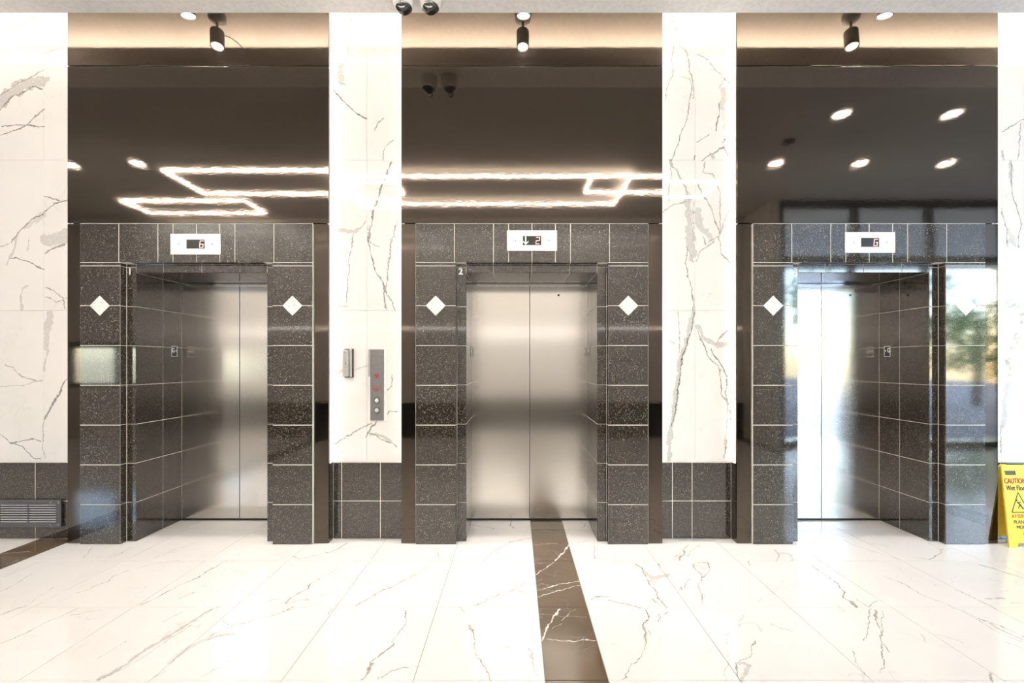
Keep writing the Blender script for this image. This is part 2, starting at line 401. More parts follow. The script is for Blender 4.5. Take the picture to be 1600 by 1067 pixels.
def vein_material(name, segs, base, vein, plane, rough=0.015, soft=True, grain=True):
    """stone with veins: each vein is a chain of segments (A, B, half width, tone) in plane coordinates (metres)"""
    t = NT(name)
    t.dims = '2D'
    p = t.pos()
    sep = t.n('ShaderNodeSeparateXYZ'); t.put(sep.inputs[0], p)
    cmb = t.n('ShaderNodeCombineXYZ')
    t.put(cmb.inputs[0], sep.outputs[0]); t.put(cmb.inputs[1], sep.outputs[2 if plane == 'wall' else 1])
    q = cmb.outputs[0]
    n1 = t.noise(q, 7.0, 2.0); n2 = t.noise(q, 34.0, 3.0, 0.6)
    w1 = t.vec('SCALE', t.vec('SUBTRACT', n1.outputs['Color'], (0.5, 0.5, 0.5)), scale=0.045)
    w2 = t.vec('SCALE', t.vec('SUBTRACT', n2.outputs['Color'], (0.5, 0.5, 0.5)), scale=0.022)
    wp = t.vec('ADD', t.vec('ADD', q, w1), w2)
    flat = t.n('ShaderNodeCombineXYZ')
    s2 = t.n('ShaderNodeSeparateXYZ'); t.put(s2.inputs[0], wp)
    t.put(flat.inputs[0], s2.outputs[0]); t.put(flat.inputs[1], s2.outputs[1])
    wp = flat.outputs[0]
    wid = t.rng(t.noise(q, 16.0, 2.0).outputs['Fac'], 0.3, 0.7, 0.55, 1.35)
    acc = None
    for (a, b, hw, tone) in segs:
        A = Vector((a[0], a[1], 0)); B = Vector((b[0], b[1], 0)); D = B - A
        pa = t.vec('SUBTRACT', wp, tuple(A))
        h = t.math('MULTIPLY', t.vec('DOT_PRODUCT', pa, tuple(D)), 1.0 / max(D.length_squared, 1e-8), clamp=True)
        r = t.vec('SUBTRACT', pa, t.vec('SCALE', tuple(D), scale=h))
        d = t.vec('LENGTH', r)
        big = hw > 0.008
        k = t.math('DIVIDE', d, t.math('MULTIPLY', wid, hw * (1.1 if big else 1.35)))
        if big:
            f = t.math('MULTIPLY', t.rng(k, 0.75, 1.15, 1.0, 0.0), tone * 0.70)
            e = t.math('MULTIPLY', t.rng(t.math('ABSOLUTE', t.math('SUBTRACT', k, 0.92)), 0.0, 0.16, 1.0, 0.0), tone * 0.35)
            v = t.math('ADD', f, e)
        else:
            v = t.math('MULTIPLY', t.rng(k, 0.3, 1.4, 1.0, 0.0), min(1.0, tone * 1.2))
        acc = v if acc is None else t.math('MAXIMUM', acc, v)
    # faint clouding and hairlines of the stone itself
    cl = t.noise(t.vec('ADD', q, w1), 2.3, 4.0, 0.6)
    hair = t.rng(t.math('ABSOLUTE', t.math('SUBTRACT', t.noise(wp, 3.1, 3.0).outputs['Fac'], 0.5)), 0.0, 0.012, 0.13, 0.0)
    hair = t.math('MULTIPLY', hair, t.rng(cl.outputs['Fac'], 0.5, 0.68, 0.0, 1.0))
    body = t.mix(t.rng(cl.outputs['Fac'], 0.4, 0.75, 0.0, 0.5 if grain else 0.9), base, tuple(x * (0.93 if grain else 0.75) for x in base))
    if acc is not None:
        mod = t.rng(t.noise(wp, 60.0, 3.0, 0.7).outputs['Fac'], 0.35, 0.65, 0.75, 1.12)
        acc = t.math('MAXIMUM', t.math('MULTIPLY', acc, mod), hair)
    else:
        acc = hair
    c = t.mix(t.math('MINIMUM', acc, 1.0), body, vein)
    return t.set(color=c, rough=rough, ior=1.5)

def granite(name, base, speck, dens=0.66, rough=0.055):
    t = NT(name)
    p = t.pos()
    a = t.noise(p, 150.0, 1.0, 0.5).outputs['Fac']
    b = t.noise(p, 75.0, 2.0, 0.6).outputs['Fac']
    f = t.math('ADD', t.rng(a, dens, dens + 0.08, 0.0, 0.9), t.rng(b, dens + 0.03, dens + 0.1, 0.0, 0.5), clamp=True)
    c = t.mix(f, base, speck)
    g = t.mix(t.rng(t.noise(p, 3.0, 3.0).outputs['Fac'], 0.35, 0.7, 0.0, 1.0), c, t.mix(0.4, c, tuple(x * 1.25 for x in base)))
    return t.set(color=g, rough=rough, ior=1.8)

M = {}
M['granite'] = granite('black_granite', (0.032, 0.026, 0.0195), (0.30, 0.275, 0.235), 0.625)
M['grout'] = plain('grout', (0.80, 0.76, 0.69), 0.85)
M['floor_grout'] = plain('floor_grout', (0.40, 0.375, 0.34), 0.85)
M['white_paint'] = plain('white_paint', (0.95, 0.935, 0.91), 0.6)
M['ceiling_paint'] = plain('ceiling_paint', (0.62, 0.60, 0.57), 0.6)
M['white_plastic'] = plain('white_plastic', (0.84, 0.83, 0.80), 0.35)
M['lamp_body'] = plain('lamp_body', (0.13, 0.11, 0.09), 0.45)
M['black'] = plain('black_rubber', (0.008, 0.008, 0.008), 0.5)
M['dark_metal'] = plain('dark_metal', (0.10, 0.095, 0.09), 0.35, 0.8)
M['chrome'] = plain('chrome', (0.75, 0.74, 0.72), 0.12, 1.0)
M['yellow'] = plain('yellow_plastic', (0.90, 0.66, 0.055), 0.4)
M['red_ink'] = plain('red_ink', (0.42, 0.02, 0.015), 0.5)
M['black_ink'] = plain('black_ink', (0.02, 0.02, 0.02), 0.5)
M['white_ink'] = plain('white_ink', (0.85, 0.85, 0.83), 0.5)
M['grey_plastic'] = plain('grey_plastic', (0.42, 0.41, 0.40), 0.35)
M['reader'] = plain('reader_silver', (0.55, 0.54, 0.52), 0.3, 0.6)
M['frame'] = plain('window_frame', (0.03, 0.03, 0.032), 0.4)
M['asphalt'] = plain('asphalt', (0.42, 0.42, 0.43), 0.9)
M['bark'] = plain('bark', (0.12, 0.085, 0.06), 0.9)
M['smoke_dome'] = NT('smoke_dome').set(color=(0.012, 0.011, 0.011), rough=0.03, ior=1.7)
M['linear_light'] = emitter('linear_light', NEUTRAL, L_LINEAR)
M['added_line_light'] = emitter('added_line_light', NEUTRAL, 3.2)
M['cove_light'] = emitter('cove_light', WARM, L_COVE)
M['edge_light'] = emitter('edge_light', (1.0, 0.93, 0.83), L_EDGE)
M['down_light'] = emitter('down_light', NEUTRAL, L_DOWN)
M['spot_face'] = emitter('spot_face', NEUTRAL, 12.0)
M['led_red'] = emitter('led_red', (1.0, 0.10, 0.07), 0.7)
M['led_white'] = emitter('led_white', (0.95, 1.0, 0.75), 1.1)
M['screen'] = NT('display_window').set(color=(0.03, 0.028, 0.025), rough=0.12)

def panel_mat():
    t = NT('bronze_black_gloss_panel')
    p = t.pos()
    mp = t.n('ShaderNodeMapping'); t.put(mp.inputs[0], p); mp.inputs['Scale'].default_value = (3.0, 3.0, 9.0)
    nz = t.noise(mp.outputs[0], 4.0, 3.0, 0.6)
    bp = t.n('ShaderNodeBump'); bp.inputs['Strength'].default_value = 0.03; bp.inputs['Distance'].default_value = 0.004
    t.put(bp.inputs['Height'], nz.outputs['Fac'])
    return t.set(color=(0.108, 0.088, 0.072), metal=1.0, rough=0.045, normal=bp.outputs[0])
def add_sheen(m):
    # fine vertical polishing marks: a faint second gloss stretched up and down
    nt = m.node_tree
    out = nt.nodes['Material Output']; b = nt.nodes['Principled BSDF']
    g = nt.nodes.new('ShaderNodeBsdfAnisotropic'); g.inputs['Color'].default_value = (0.50, 0.45, 0.38, 1)
    g.inputs['Roughness'].default_value = 0.42; g.inputs['Anisotropy'].default_value = 0.85; g.inputs['Rotation'].default_value = 0.25
    tg = nt.nodes.new('ShaderNodeTangent'); tg.direction_type = 'RADIAL'; tg.axis = 'Z'
    nt.links.new(tg.outputs[0], g.inputs['Tangent'])
    mx = nt.nodes.new('ShaderNodeMixShader'); mx.inputs[0].default_value = 0.022
    nt.links.new(b.outputs[0], mx.inputs[1]); nt.links.new(g.outputs[0], mx.inputs[2]); nt.links.new(mx.outputs[0], out.inputs[0])
    return m
M['panel'] = add_sheen(panel_mat())

def steel_mat():
    t = NT('brushed_steel')
    p = t.pos()
    mp = t.n('ShaderNodeMapping'); t.put(mp.inputs[0], p); mp.inputs['Scale'].default_value = (260.0, 260.0, 1.5)
    nz = t.noise(mp.outputs[0], 1.0, 3.0, 0.6)
    c = t.mix(nz.outputs['Fac'], (0.70, 0.67, 0.62), (0.75, 0.715, 0.665))
    r = 0.20
    tg = t.n('ShaderNodeTangent', direction_type='RADIAL', axis='Z')
    return t.set(color=c, metal=1.0, rough=r, aniso=0.8, tangent=tg.outputs[0])
M['steel'] = steel_mat()

def diamond_mat():
    t = NT('white_speckled_granite')
    f = t.rng(t.noise(t.pos(), 130.0, 3.0, 0.7).outputs['Fac'], 0.36, 0.46, 1.0, 0.0)
    return t.set(color=t.mix(f, (0.86, 0.84, 0.80), (0.45, 0.42, 0.37)), rough=0.15)
M['diamond'] = diamond_mat()

def glass_mat():
    t = NT('window_glass')
    out = t.t.nodes['Material Output']
    tr = t.n('ShaderNodeBsdfTransparent'); tr.inputs[0].default_value = (0.93, 0.96, 0.96, 1)
    gl = t.n('ShaderNodeBsdfGlossy'); gl.inputs['Roughness'].default_value = 0.01
    lw = t.n('ShaderNodeLayerWeight'); lw.inputs[0].default_value = 0.5
    fr = t.math('MULTIPLY_ADD', t.math('POWER', lw.outputs['Facing'], 5.0), 0.8, 0.04)
    mx = t.n('ShaderNodeMixShader')
    t.put(mx.inputs[0], fr); t.put(mx.inputs[1], tr.outputs[0]); t.put(mx.inputs[2], gl.outputs[0])
    t.put(out.inputs[0], mx.outputs[0])
    return t.m
M['glass'] = glass_mat()

def leaf_mat():
    t = NT('leaves')
    c = t.mix(t.noise(t.pos(), 5.0, 2.0).outputs['Fac'], (0.14, 0.30, 0.06), (0.34, 0.52, 0.16))
    return t.set(color=c, rough=0.5)
M['leaf'] = leaf_mat()

WHITE = (0.80, 0.775, 0.745)
VEIN_W = (0.10, 0.085, 0.068)
VEIN_F = (0.13, 0.088, 0.05)
BROWN = (0.135, 0.092, 0.055)
M['marble'] = vein_material('white_marble', [], WHITE, VEIN_W, 'wall')
M['marble_floor'] = vein_material('white_marble_floor', [], WHITE, VEIN_F, 'floor', rough=0.10)
M['brown_floor'] = vein_material('brown_marble', [], BROWN, (0.75, 0.70, 0.62), 'floor', rough=0.10, grain=False)

def segs_in(veins, x0, x1, y0, y1, pad=0.03):
    out = []
    for pts, hw, tone in veins:
        for a, b in zip(pts, pts[1:]):
            if max(a[0], b[0]) < x0 - pad or min(a[0], b[0]) > x1 + pad or max(a[1], b[1]) < y0 - pad or min(a[1], b[1]) > y1 + pad:
                continue
            out.append((a, b, hw / 1000.0, tone))
    return out

# ------------------------------------------------------------------ mesh helpers
def link(name, me, mat, parent=None, loc=(0, 0, 0), rot=None):
    o = bpy.data.objects.new(name, me)
    col.objects.link(o)
    if mat is not None and not me.materials:
        me.materials.append(mat)
    if parent is not None:
        o.parent = parent
        base = Vector((0, 0, 0)); q = parent
        while q is not None:
            base += q.location; q = q.parent
        o.location = Vector(loc) - base
    else:
        o.location = loc
    if rot is not None:
        o.rotation_euler = rot
    return o

def empty(name, loc, label, cat, group=None):
    o = bpy.data.objects.new(name, None)
    col.objects.link(o)
    o.location = loc
    o.empty_display_size = 0.1
    tag(o, label, cat, group)
    return o

def tag(o, label, cat, group=None):
    o['label'] = label; o['category'] = cat
    if group:
        o['group'] = group
    return o

def struct(o, label=None):
    o['kind'] = 'structure'
    if label:
        o['label'] = label
    return o

def boxes_mesh(name, boxes):
    vs, fs = [], []
    for (x0, x1, y0, y1, z0, z1) in boxes:
        i = len(vs)
        vs += [(x, y, z) for z in (z0, z1) for (x, y) in ((x0, y0), (x1, y0), (x1, y1), (x0, y1))]
        fs += [(i, i + 3, i + 2, i + 1), (i + 4, i + 5, i + 6, i + 7), (i, i + 1, i + 5, i + 4), (i + 1, i + 2, i + 6, i + 5),
               (i + 2, i + 3, i + 7, i + 6), (i + 3, i, i + 4, i + 7)]
    me = bpy.data.meshes.new(name)
    me.from_pydata(vs, [], fs)
    me.update()
    return me

def box(name, b, mat, parent=None, bevel=0.0):
    """box by world bounds, origin at the middle of its underside"""
    x0, x1, y0, y1, z0, z1 = b
    cx, cy = (x0 + x1) / 2, (y0 + y1) / 2
    me = boxes_mesh(name, [(x0 - cx, x1 - cx, y0 - cy, y1 - cy, 0, z1 - z0)])
    if bevel:
        bm = bmesh.new(); bm.from_mesh(me)
        bmesh.ops.bevel(bm, geom=bm.edges[:], offset=bevel, segments=2, affect='EDGES', profile=0.6)
        bm.to_mesh(me); bm.free()
    return link(name, me, mat, parent, (cx, cy, z0))

def multi(name, boxes, mat, parent=None, loc=(0, 0, 0)):
    lx, ly, lz = loc
    me = boxes_mesh(name, [(a - lx, b - lx, c - ly, d - ly, e - lz, f - lz) for a, b, c, d, e, f in boxes])
    return link(name, me, mat, parent, loc)

TILES = {}
def tile_mesh(w, h, th, ch, key):
    k = (round(w, 4), round(h, 4), th, ch, key)
    if k in TILES:
        return TILES[k]
    a, b = w / 2, h / 2
    vs = []
    for (u, v, n) in ((a, b, -th), (a, b, -ch), (a - ch, b - ch, 0)):
        vs += [(-u, -v, n), (u, -v, n), (u, v, n), (-u, v, n)]
    fs = [(8, 9, 10, 11), (3, 2, 1, 0)]
    for r in (0, 4):
        for i in range(4):
            j = (i + 1) % 4
            fs.append((r + i, r + j, r + 4 + j, r + 4 + i))
    me = bpy.data.meshes.new('tile')
    me.from_pydata(vs, [], fs); me.update()
    TILES[k] = me
    return me

ROT = {'-y': (math.pi / 2, 0, 0), '+y': (math.pi / 2, 0, math.pi), '+x': (math.pi / 2, 0, math.pi / 2), '-x': (math.pi / 2, 0, -math.pi / 2),
       '+z': (0, 0, 0), '-z': (math.pi, 0, 0)}
def tile(name, face, u0, u1, v0, v1, depth, mat, parent, gap=0.006, th=0.008, ch=0.0012):
    """one slab; u,v are the two in-plane world axes (x|y, then z|y), depth is the front face position"""
    w, h = u1 - u0 - gap, v1 - v0 - gap
    me = tile_mesh(w, h, th, ch, mat.name)
    um, vm = (u0 + u1) / 2, (v0 + v1) / 2
    if face in ('-y', '+y'):
        loc = (um, depth, vm)
    elif face in ('+x', '-x'):
        loc = (depth, um, vm)
    else:
        loc = (um, vm, depth)
    return link(name, me, mat, parent, loc, ROT[face])

def lathe(profile, seg=28):
    vs, fs = [], []
    n = len(profile)
    for i in range(seg):
        a = 2 * math.pi * i / seg
        for r, z in profile:
            vs.append((r * math.cos(a), r * math.sin(a), z))
    for i in range(seg):
        j = (i + 1) % seg
        for k in range(n - 1):
            fs.append((i * n + k, j * n + k, j * n + k + 1, i * n + k + 1))
    me = bpy.data.meshes.new('lathe')
    me.from_pydata(vs, [], fs); me.update()
    bm = bmesh.new(); bm.from_mesh(me)
    bmesh.ops.remove_doubles(bm, verts=bm.verts[:], dist=1e-5)
    bmesh.ops.recalc_face_normals(bm, faces=bm.faces[:])
    bm.to_mesh(me); bm.free()
    return me

def smooth(o, ang=40):
    for p in o.data.polygons:
        p.use_smooth = True
    o.data.set_sharp_from_angle(angle=math.radians(ang))
    return o

def tube_mesh(pts, r, seg=8):
    vs, fs = [], []
    pts = [Vector(p) for p in pts]
    for i, p in enumerate(pts):
        d = (pts[min(i + 1, len(pts) - 1)] - pts[max(i - 1, 0)]).normalized()
        up = Vector((0, 0, 1)) if abs(d.z) < 0.9 else Vector((1, 0, 0))
        a = d.cross(up).normalized(); b = d.cross(a)
        rr = r[i] if isinstance(r, (list, tuple)) else r
        for k in range(seg):
            t = 2 * math.pi * k / seg
            vs.append(tuple(p + a * math.cos(t) * rr + b * math.sin(t) * rr))
    for i in range(len(pts) - 1):
        for k in range(seg):
            j = (k + 1) % seg
            fs.append((i * seg + k, i * seg + j, (i + 1) * seg + j, (i + 1) * seg + k))
    fs.append(tuple(range(seg - 1, -1, -1)))
    fs.append(tuple((len(pts) - 1) * seg + k for k in range(seg)))
    me = bpy.data.meshes.new('tube')
    me.from_pydata(vs, [], fs); me.update()
    return me

def text_obj(name, body, size, mat, parent, loc, rot, extrude=0.0006, bold=0.0, align='CENTER', sx=1.0, fit=None):
    cu = bpy.data.curves.new(name, 'FONT')
    cu.body = body; cu.size = size; cu.align_x = align; cu.align_y = 'CENTER'
    cu.extrude = extrude; cu.offset = bold; cu.resolution_u = 4
    tmp = bpy.data.objects.new(name + '_tmp', cu)
    col.objects.link(tmp)
    dg = bpy.context.evaluated_depsgraph_get()
    me = bpy.data.meshes.new_from_object(tmp.evaluated_get(dg))
    bpy.data.objects.remove(tmp)
    me.materials.clear()
    if fit:
        xs = [v.co.x for v in me.vertices]
        sx = fit / (max(xs) - min(xs))
    for v in me.vertices:
        v.co.x *= sx
    return link(name, me, mat, parent, loc, rot)

def prism(name, outline, y0, y1, mat, parent, origin=(0, 0, 0)):
    """outline in (x, z) world, extruded from y0 (front) to y1"""
    n = len(outline)
    ox, oy, oz = origin
    vs = [(x - ox, y0 - oy, z - oz) for x, z in outline] + [(x - ox, y1 - oy, z - oz) for x, z in outline]
    fs = [tuple(range(n)), tuple(range(2 * n - 1, n - 1, -1))]
    for i in range(n):
        j = (i + 1) % n
        fs.append((i, i + n, j + n, j))
    me = bpy.data.meshes.new(name)
    me.from_pydata(vs, [], fs); me.update()
    bm = bmesh.new(); bm.from_mesh(me); bmesh.ops.recalc_face_normals(bm, faces=bm.faces[:]); bm.to_mesh(me); bm.free()
    return link(name, me, mat, parent, origin)

# ------------------------------------------------------------------ floor
XMIN, XMAX, YMIN = -10.0, 10.0, -1.5
floor = struct(box('floor', (XMIN, XMAX, YMIN, 4.13, -0.06, -0.004), M['floor_grout']), 'white marble floor with dark brown inlaid strips')
def frange_edges(start, step, stop):
    e = [start]
    while (step > 0 and e[-1] + step < stop - 0.05) or (step < 0 and e[-1] + step > stop + 0.05):
        e.append(e[-1] + step)
    e.append(stop)
    return sorted(e)
rows = [1.407, 2.017, 2.627, 3.237, 3.847, 4.13]
spans = []
for e in (frange_edges(0.135, -0.61, -3.68), frange_edges(0.43, 0.61, 4.25), frange_edges(-3.99, -0.61, -5.9), frange_edges(4.56, 0.61, 5.9)):
    spans += [(a, b, 'w') for a, b in zip(e, e[1:])]
spans += [(0.135, 0.43, 'b'), (-3.99, -3.68, 'b'), (4.25, 4.56, 'b')]
for y0, y1 in zip(rows, rows[1:]):
    for x0, x1, kind in spans:
        if y0 > 3.8 and not any(abs((x0 + x1) / 2 - c) < 0.95 for c in CENTRES):
            continue
        if kind == 'w':
            sg = segs_in(FLOOR_VEINS, x0, x1, y0, y1)
            m = vein_material('white_marble_floor', sg, WHITE, VEIN_F, 'floor', rough=0.10) if sg else M['marble_floor']
            tile('floor_tile', '+z', x0, x1, y0, y1, 0.0, m, floor, gap=0.003, ch=0.0006)
        else:
            sg = segs_in(STRIP_VEINS, x0, x1, y0, y1)
            m = vein_material('brown_marble', sg, BROWN, (0.75, 0.70, 0.62), 'floor', rough=0.10, grain=False) if sg else M['brown_floor']
            tile('strip_tile', '+z', x0, x1, y0, y1, 0.0, m, floor, gap=0.004, ch=0.0006)
# the rest of the lobby floor, behind and beside the photographer
rest = []
for x0, x1 in ((XMIN, -5.9), (5.9, XMAX)):
    rest.append((x0, x1, 1.407, 4.13, -0.004, 0.0))
for x0, x1 in ((XMIN, -3.99), (-3.68, 0.135), (0.43, 4.25), (4.56, XMAX)):
    rest.append((x0, x1, YMIN, 1.407, -0.004, 0.0))
multi('floor_slab', rest, M['marble_floor'], floor)
multi('strip_slab', [(a, b, YMIN, 1.407, -0.004, 0.0) for a, b in ((-3.99, -3.68), (0.135, 0.43), (4.25, 4.56))], M['brown_floor'], floor)

# ------------------------------------------------------------------ elevator wall: marble slabs over granite base
wall = struct(multi('wall_back', [(XMIN, CENTRES[0] - HALF + 0.02, YW + 0.012, YW + 0.3, 0, 4.6),
                                  (CENTRES[0] + HALF - 0.02, CENTRES[1] - HALF + 0.02, YW + 0.012, YW + 0.3, 0, 4.6),
                                  (CENTRES[1] + HALF - 0.02, CENTRES[2] - HALF + 0.02, YW + 0.012, YW + 0.3, 0, 4.6),
                                  (CENTRES[2] + HALF - 0.02, XMAX, YW + 0.012, YW + 0.3, 0, 4.6)], M['grout']),
              'white marble wall with a black granite base around the elevators')
zs = [0.640, 1.914, 3.178, 4.47]
x_l, x_r = CENTRES[0] - HALF, CENTRES[2] + HALF
cols = [(-5.25, -3.969), (-3.969, x_l + 0.03), (CENTRES[0] + HALF - 0.03, -1.253), (-1.253, CENTRES[1] - HALF + 0.03),
        (CENTRES[1] + HALF - 0.03, 1.506), (1.506, CENTRES[2] - HALF + 0.03), (x_r - 0.03, 4.265), (4.265, 5.6)]
for x0, x1 in cols:
    for z0, z1 in zip(zs, zs[1:]):
        sg = segs_in(WALL_VEINS, x0, x1, z0, z1, 0.02)
        m = vein_material('white_marble', sg, WHITE, VEIN_W, 'wall') if sg else M['marble']
        tile('marble_slab', '-y', x0, x1, z0, z1, YW, m, wall, gap=0.0016, th=0.012, ch=0.0005)
multi('marble_cladding', [(XMIN, -5.25, YW, YW + 0.012, 0.64, 4.47), (5.6, XMAX, YW, YW + 0.012, 0.64, 4.47)], M['marble'], wall)
def base_tiles(edges):
    for a, b in zip(edges, edges[1:]):
        for z0, z1 in ((0.0, 0.317), (0.317, 0.640)):
            tile('base_tile', '-y', a, b, z0, z1, YW - 0.012, M['granite'], wall, gap=0.006, th=0.02)
multi('base_mortar', [(a, b, YW - 0.009, YW + 0.012, 0.001, 0.638) for a, b in ((CENTRES[0] + HALF, CENTRES[1] - HALF), (CENTRES[1] + HALF, CENTRES[2] - HALF), (-5.006, CENTRES[0] - HALF), (CENTRES[2] + HALF, 5.038))], M['grout'], wall)
base_tiles([CENTRES[0] + HALF, -1.4595, -1.135, CENTRES[1] - HALF])
base_tiles([CENTRES[1] + HALF, 1.312, 1.477, CENTRES[2] - HALF])
base_tiles([-5.006, -4.68, -4.354, -4.028, CENTRES[0] - HALF])
base_tiles([CENTRES[2] + HALF, 4.06, 4.386, 4.712, 5.038])
multi('base_cladding', [(XMIN, -5.006, YW - 0.012, YW + 0.012, 0, 0.64), (5.038, XMAX, YW - 0.012, YW + 0.012, 0, 0.64)], M['granite'], wall)

# ------------------------------------------------------------------ ceiling, beam and cove
ceiling = struct(box('ceiling', (XMIN, XMAX, YMIN, 2.976, Z_CEIL, Z_CEIL + 0.1), M['ceiling_paint']))
beam = struct(multi('trim_1', [(XMIN, XMAX, 2.976, 3.259, Z_SOF, Z_SOF + 0.05), (XMIN, XMAX, 3.243, 3.259, Z_SOF + 0.05, 4.253),
                               (XMIN, XMAX, 2.96, 2.976, Z_SOF, 4.55)], M['white_paint']), 'white ceiling beam with a hidden light cove')
cove = struct(box('ceiling', (XMIN, XMAX, 2.976, 4.0, Z_COVE, Z_COVE + 0.08), M['white_paint']))
link('cove_light', boxes_mesh('cove_light', [(XMIN + 0.3, XMAX - 0.3, -0.012, 0.012, 0, 0.012)]), M['cove_light'], beam, (0, 2.992, 4.32))

# ------------------------------------------------------------------ rest of the lobby, seen in the reflections
wf = struct(multi('wall_front', [(XMIN, -8.9, YMIN - 0.2, YMIN, 0.7, Z_CEIL), (-8.9, -6.9, YMIN - 0.2, YMIN, 0, 1.0), (-8.9, -6.9, YMIN - 0.2, YMIN, 1.9, Z_CEIL),
                                 (-6.9, 4.5, YMIN - 0.2, YMIN, 0.7, Z_CEIL), (4.5, 4.7, YMIN - 0.2, -0.6, 0, Z_CEIL)], M['marble']), 'white marble wall behind the viewer')
multi('base_cladding', [(XMIN, -8.9, YMIN - 0.2, YMIN, 0, 0.7), (-6.9, 4.5, YMIN - 0.2, YMIN, 0, 0.7)], M['granite'], wf)
struct(box('wall_left', (XMIN - 0.2, XMIN, YMIN, 4.0, 0, 4.6), M['marble']))
struct(box('wall_right', (XMAX, XMAX + 0.2, -0.6, 4.0, 0, 4.6), M['marble']))

def window(name, x0, x1, z0, z1, y, nx, transom):
    fr = [(x0, x1, y - 0.06, y + 0.06, z0, z0 + 0.08), (x0, x1, y - 0.06, y + 0.06, z1 - 0.12, z1)]
    for k in range(nx + 1):
        xx = x0 + (x1 - x0) * k / nx
        fr.append((xx - 0.04, xx + 0.04, y - 0.06, y + 0.06, z0, z1))
    if transom:
        fr.append((x0, x1, y - 0.06, y + 0.06, transom - 0.06, transom + 0.06))
    w = struct(multi(name, fr, M['frame'], None, ((x0 + x1) / 2, y, z0)))
    for k in range(nx):
        a = x0 + (x1 - x0) * k / nx + 0.04; b = x0 + (x1 - x0) * (k + 1) / nx - 0.04
        lv = [(z0 + 0.08, transom - 0.06), (transom + 0.06, z1 - 0.12)] if transom else [(z0 + 0.08, z1 - 0.12)]
        for c, d in lv:
            box('pane', (a, b, y - 0.006, y + 0.006, c, d), M['glass'], w)
    return w
window('window_1', 4.7, XMAX, 0.0, Z_CEIL, -0.66, 4, 3.3)
window('window_2', -8.9, -6.9, 1.0, 1.9, YMIN - 0.1, 2, 0)
struct(box('ground', (-30, 40, -40, -1.7, -0.3, -0.08), M['asphalt']))
struct(box('ground', (4.7, 40, -1.7, -0.72, -0.3, -0.08), M['asphalt']))
struct(box('sky_shade_canopy', (4.8, 16.0, -6.0, -0.74, 4.3, 4.5), M['white_paint']))  # unseen slab added outside, its reach set to keep sky off the transom

def tree(x, y, h, label):
    t = empty('tree', (x, y, -0.08), label, 'tree', 'trees outside the glazing')
    link('trunk', tube_mesh([(0, 0, 0), (0.05, 0.02, h * 0.3), (0.0, 0.0, h * 0.65)], [0.16, 0.12, 0.05]), M['bark'], t, (x, y, -0.08))
    vs, fs = [], []
    rnd = random.Random(int(x * 10))
    cl = [(rnd.uniform(-1, 1) * h * 0.24, rnd.uniform(-1, 1) * h * 0.24, h * rnd.uniform(0.35, 0.9), h * rnd.uniform(0.1, 0.17)) for _ in range(16)]
    for _ in range(1500):
        c = rnd.choice(cl)
        d = Vector((rnd.gauss(0, 1), rnd.gauss(0, 1), rnd.gauss(0, 1))).normalized() * c[3] * rnd.uniform(0.5, 1.1)
        p = Vector(c[:3]) + d
        u = Vector((rnd.gauss(0, 1), rnd.gauss(0, 1), rnd.gauss(0, 1))).normalized() * 0.11
        v = u.orthogonal().normalized() * 0.06
        i = len(vs)
        vs += [tuple(p - u), tuple(p - v), tuple(p + u), tuple(p + v)]
        fs.append((i, i + 1, i + 2, i + 3))
    me = bpy.data.meshes.new('foliage'); me.from_pydata(vs, [], fs); me.update()
    o = link('foliage', me, M['leaf'], t, (x, y, -0.08)); o['kind'] = 'stuff'
for x, y, h, lb in ((7.6, -8.5, 4.6, 'green tree outside the glazing, nearest the corner, seen mirrored in the third doorway'),
                    (12.2, -9.5, 5.4, 'tall green tree outside, mirrored in the far right granite jamb'),
                    (17.0, -9.0, 5.0, 'green tree outside, farthest to the right beyond the glazing'),
                    (-9.0, -8.0, 4.8, 'green tree outside the small window left of the lobby')):
    tree(x, y, h, lb)

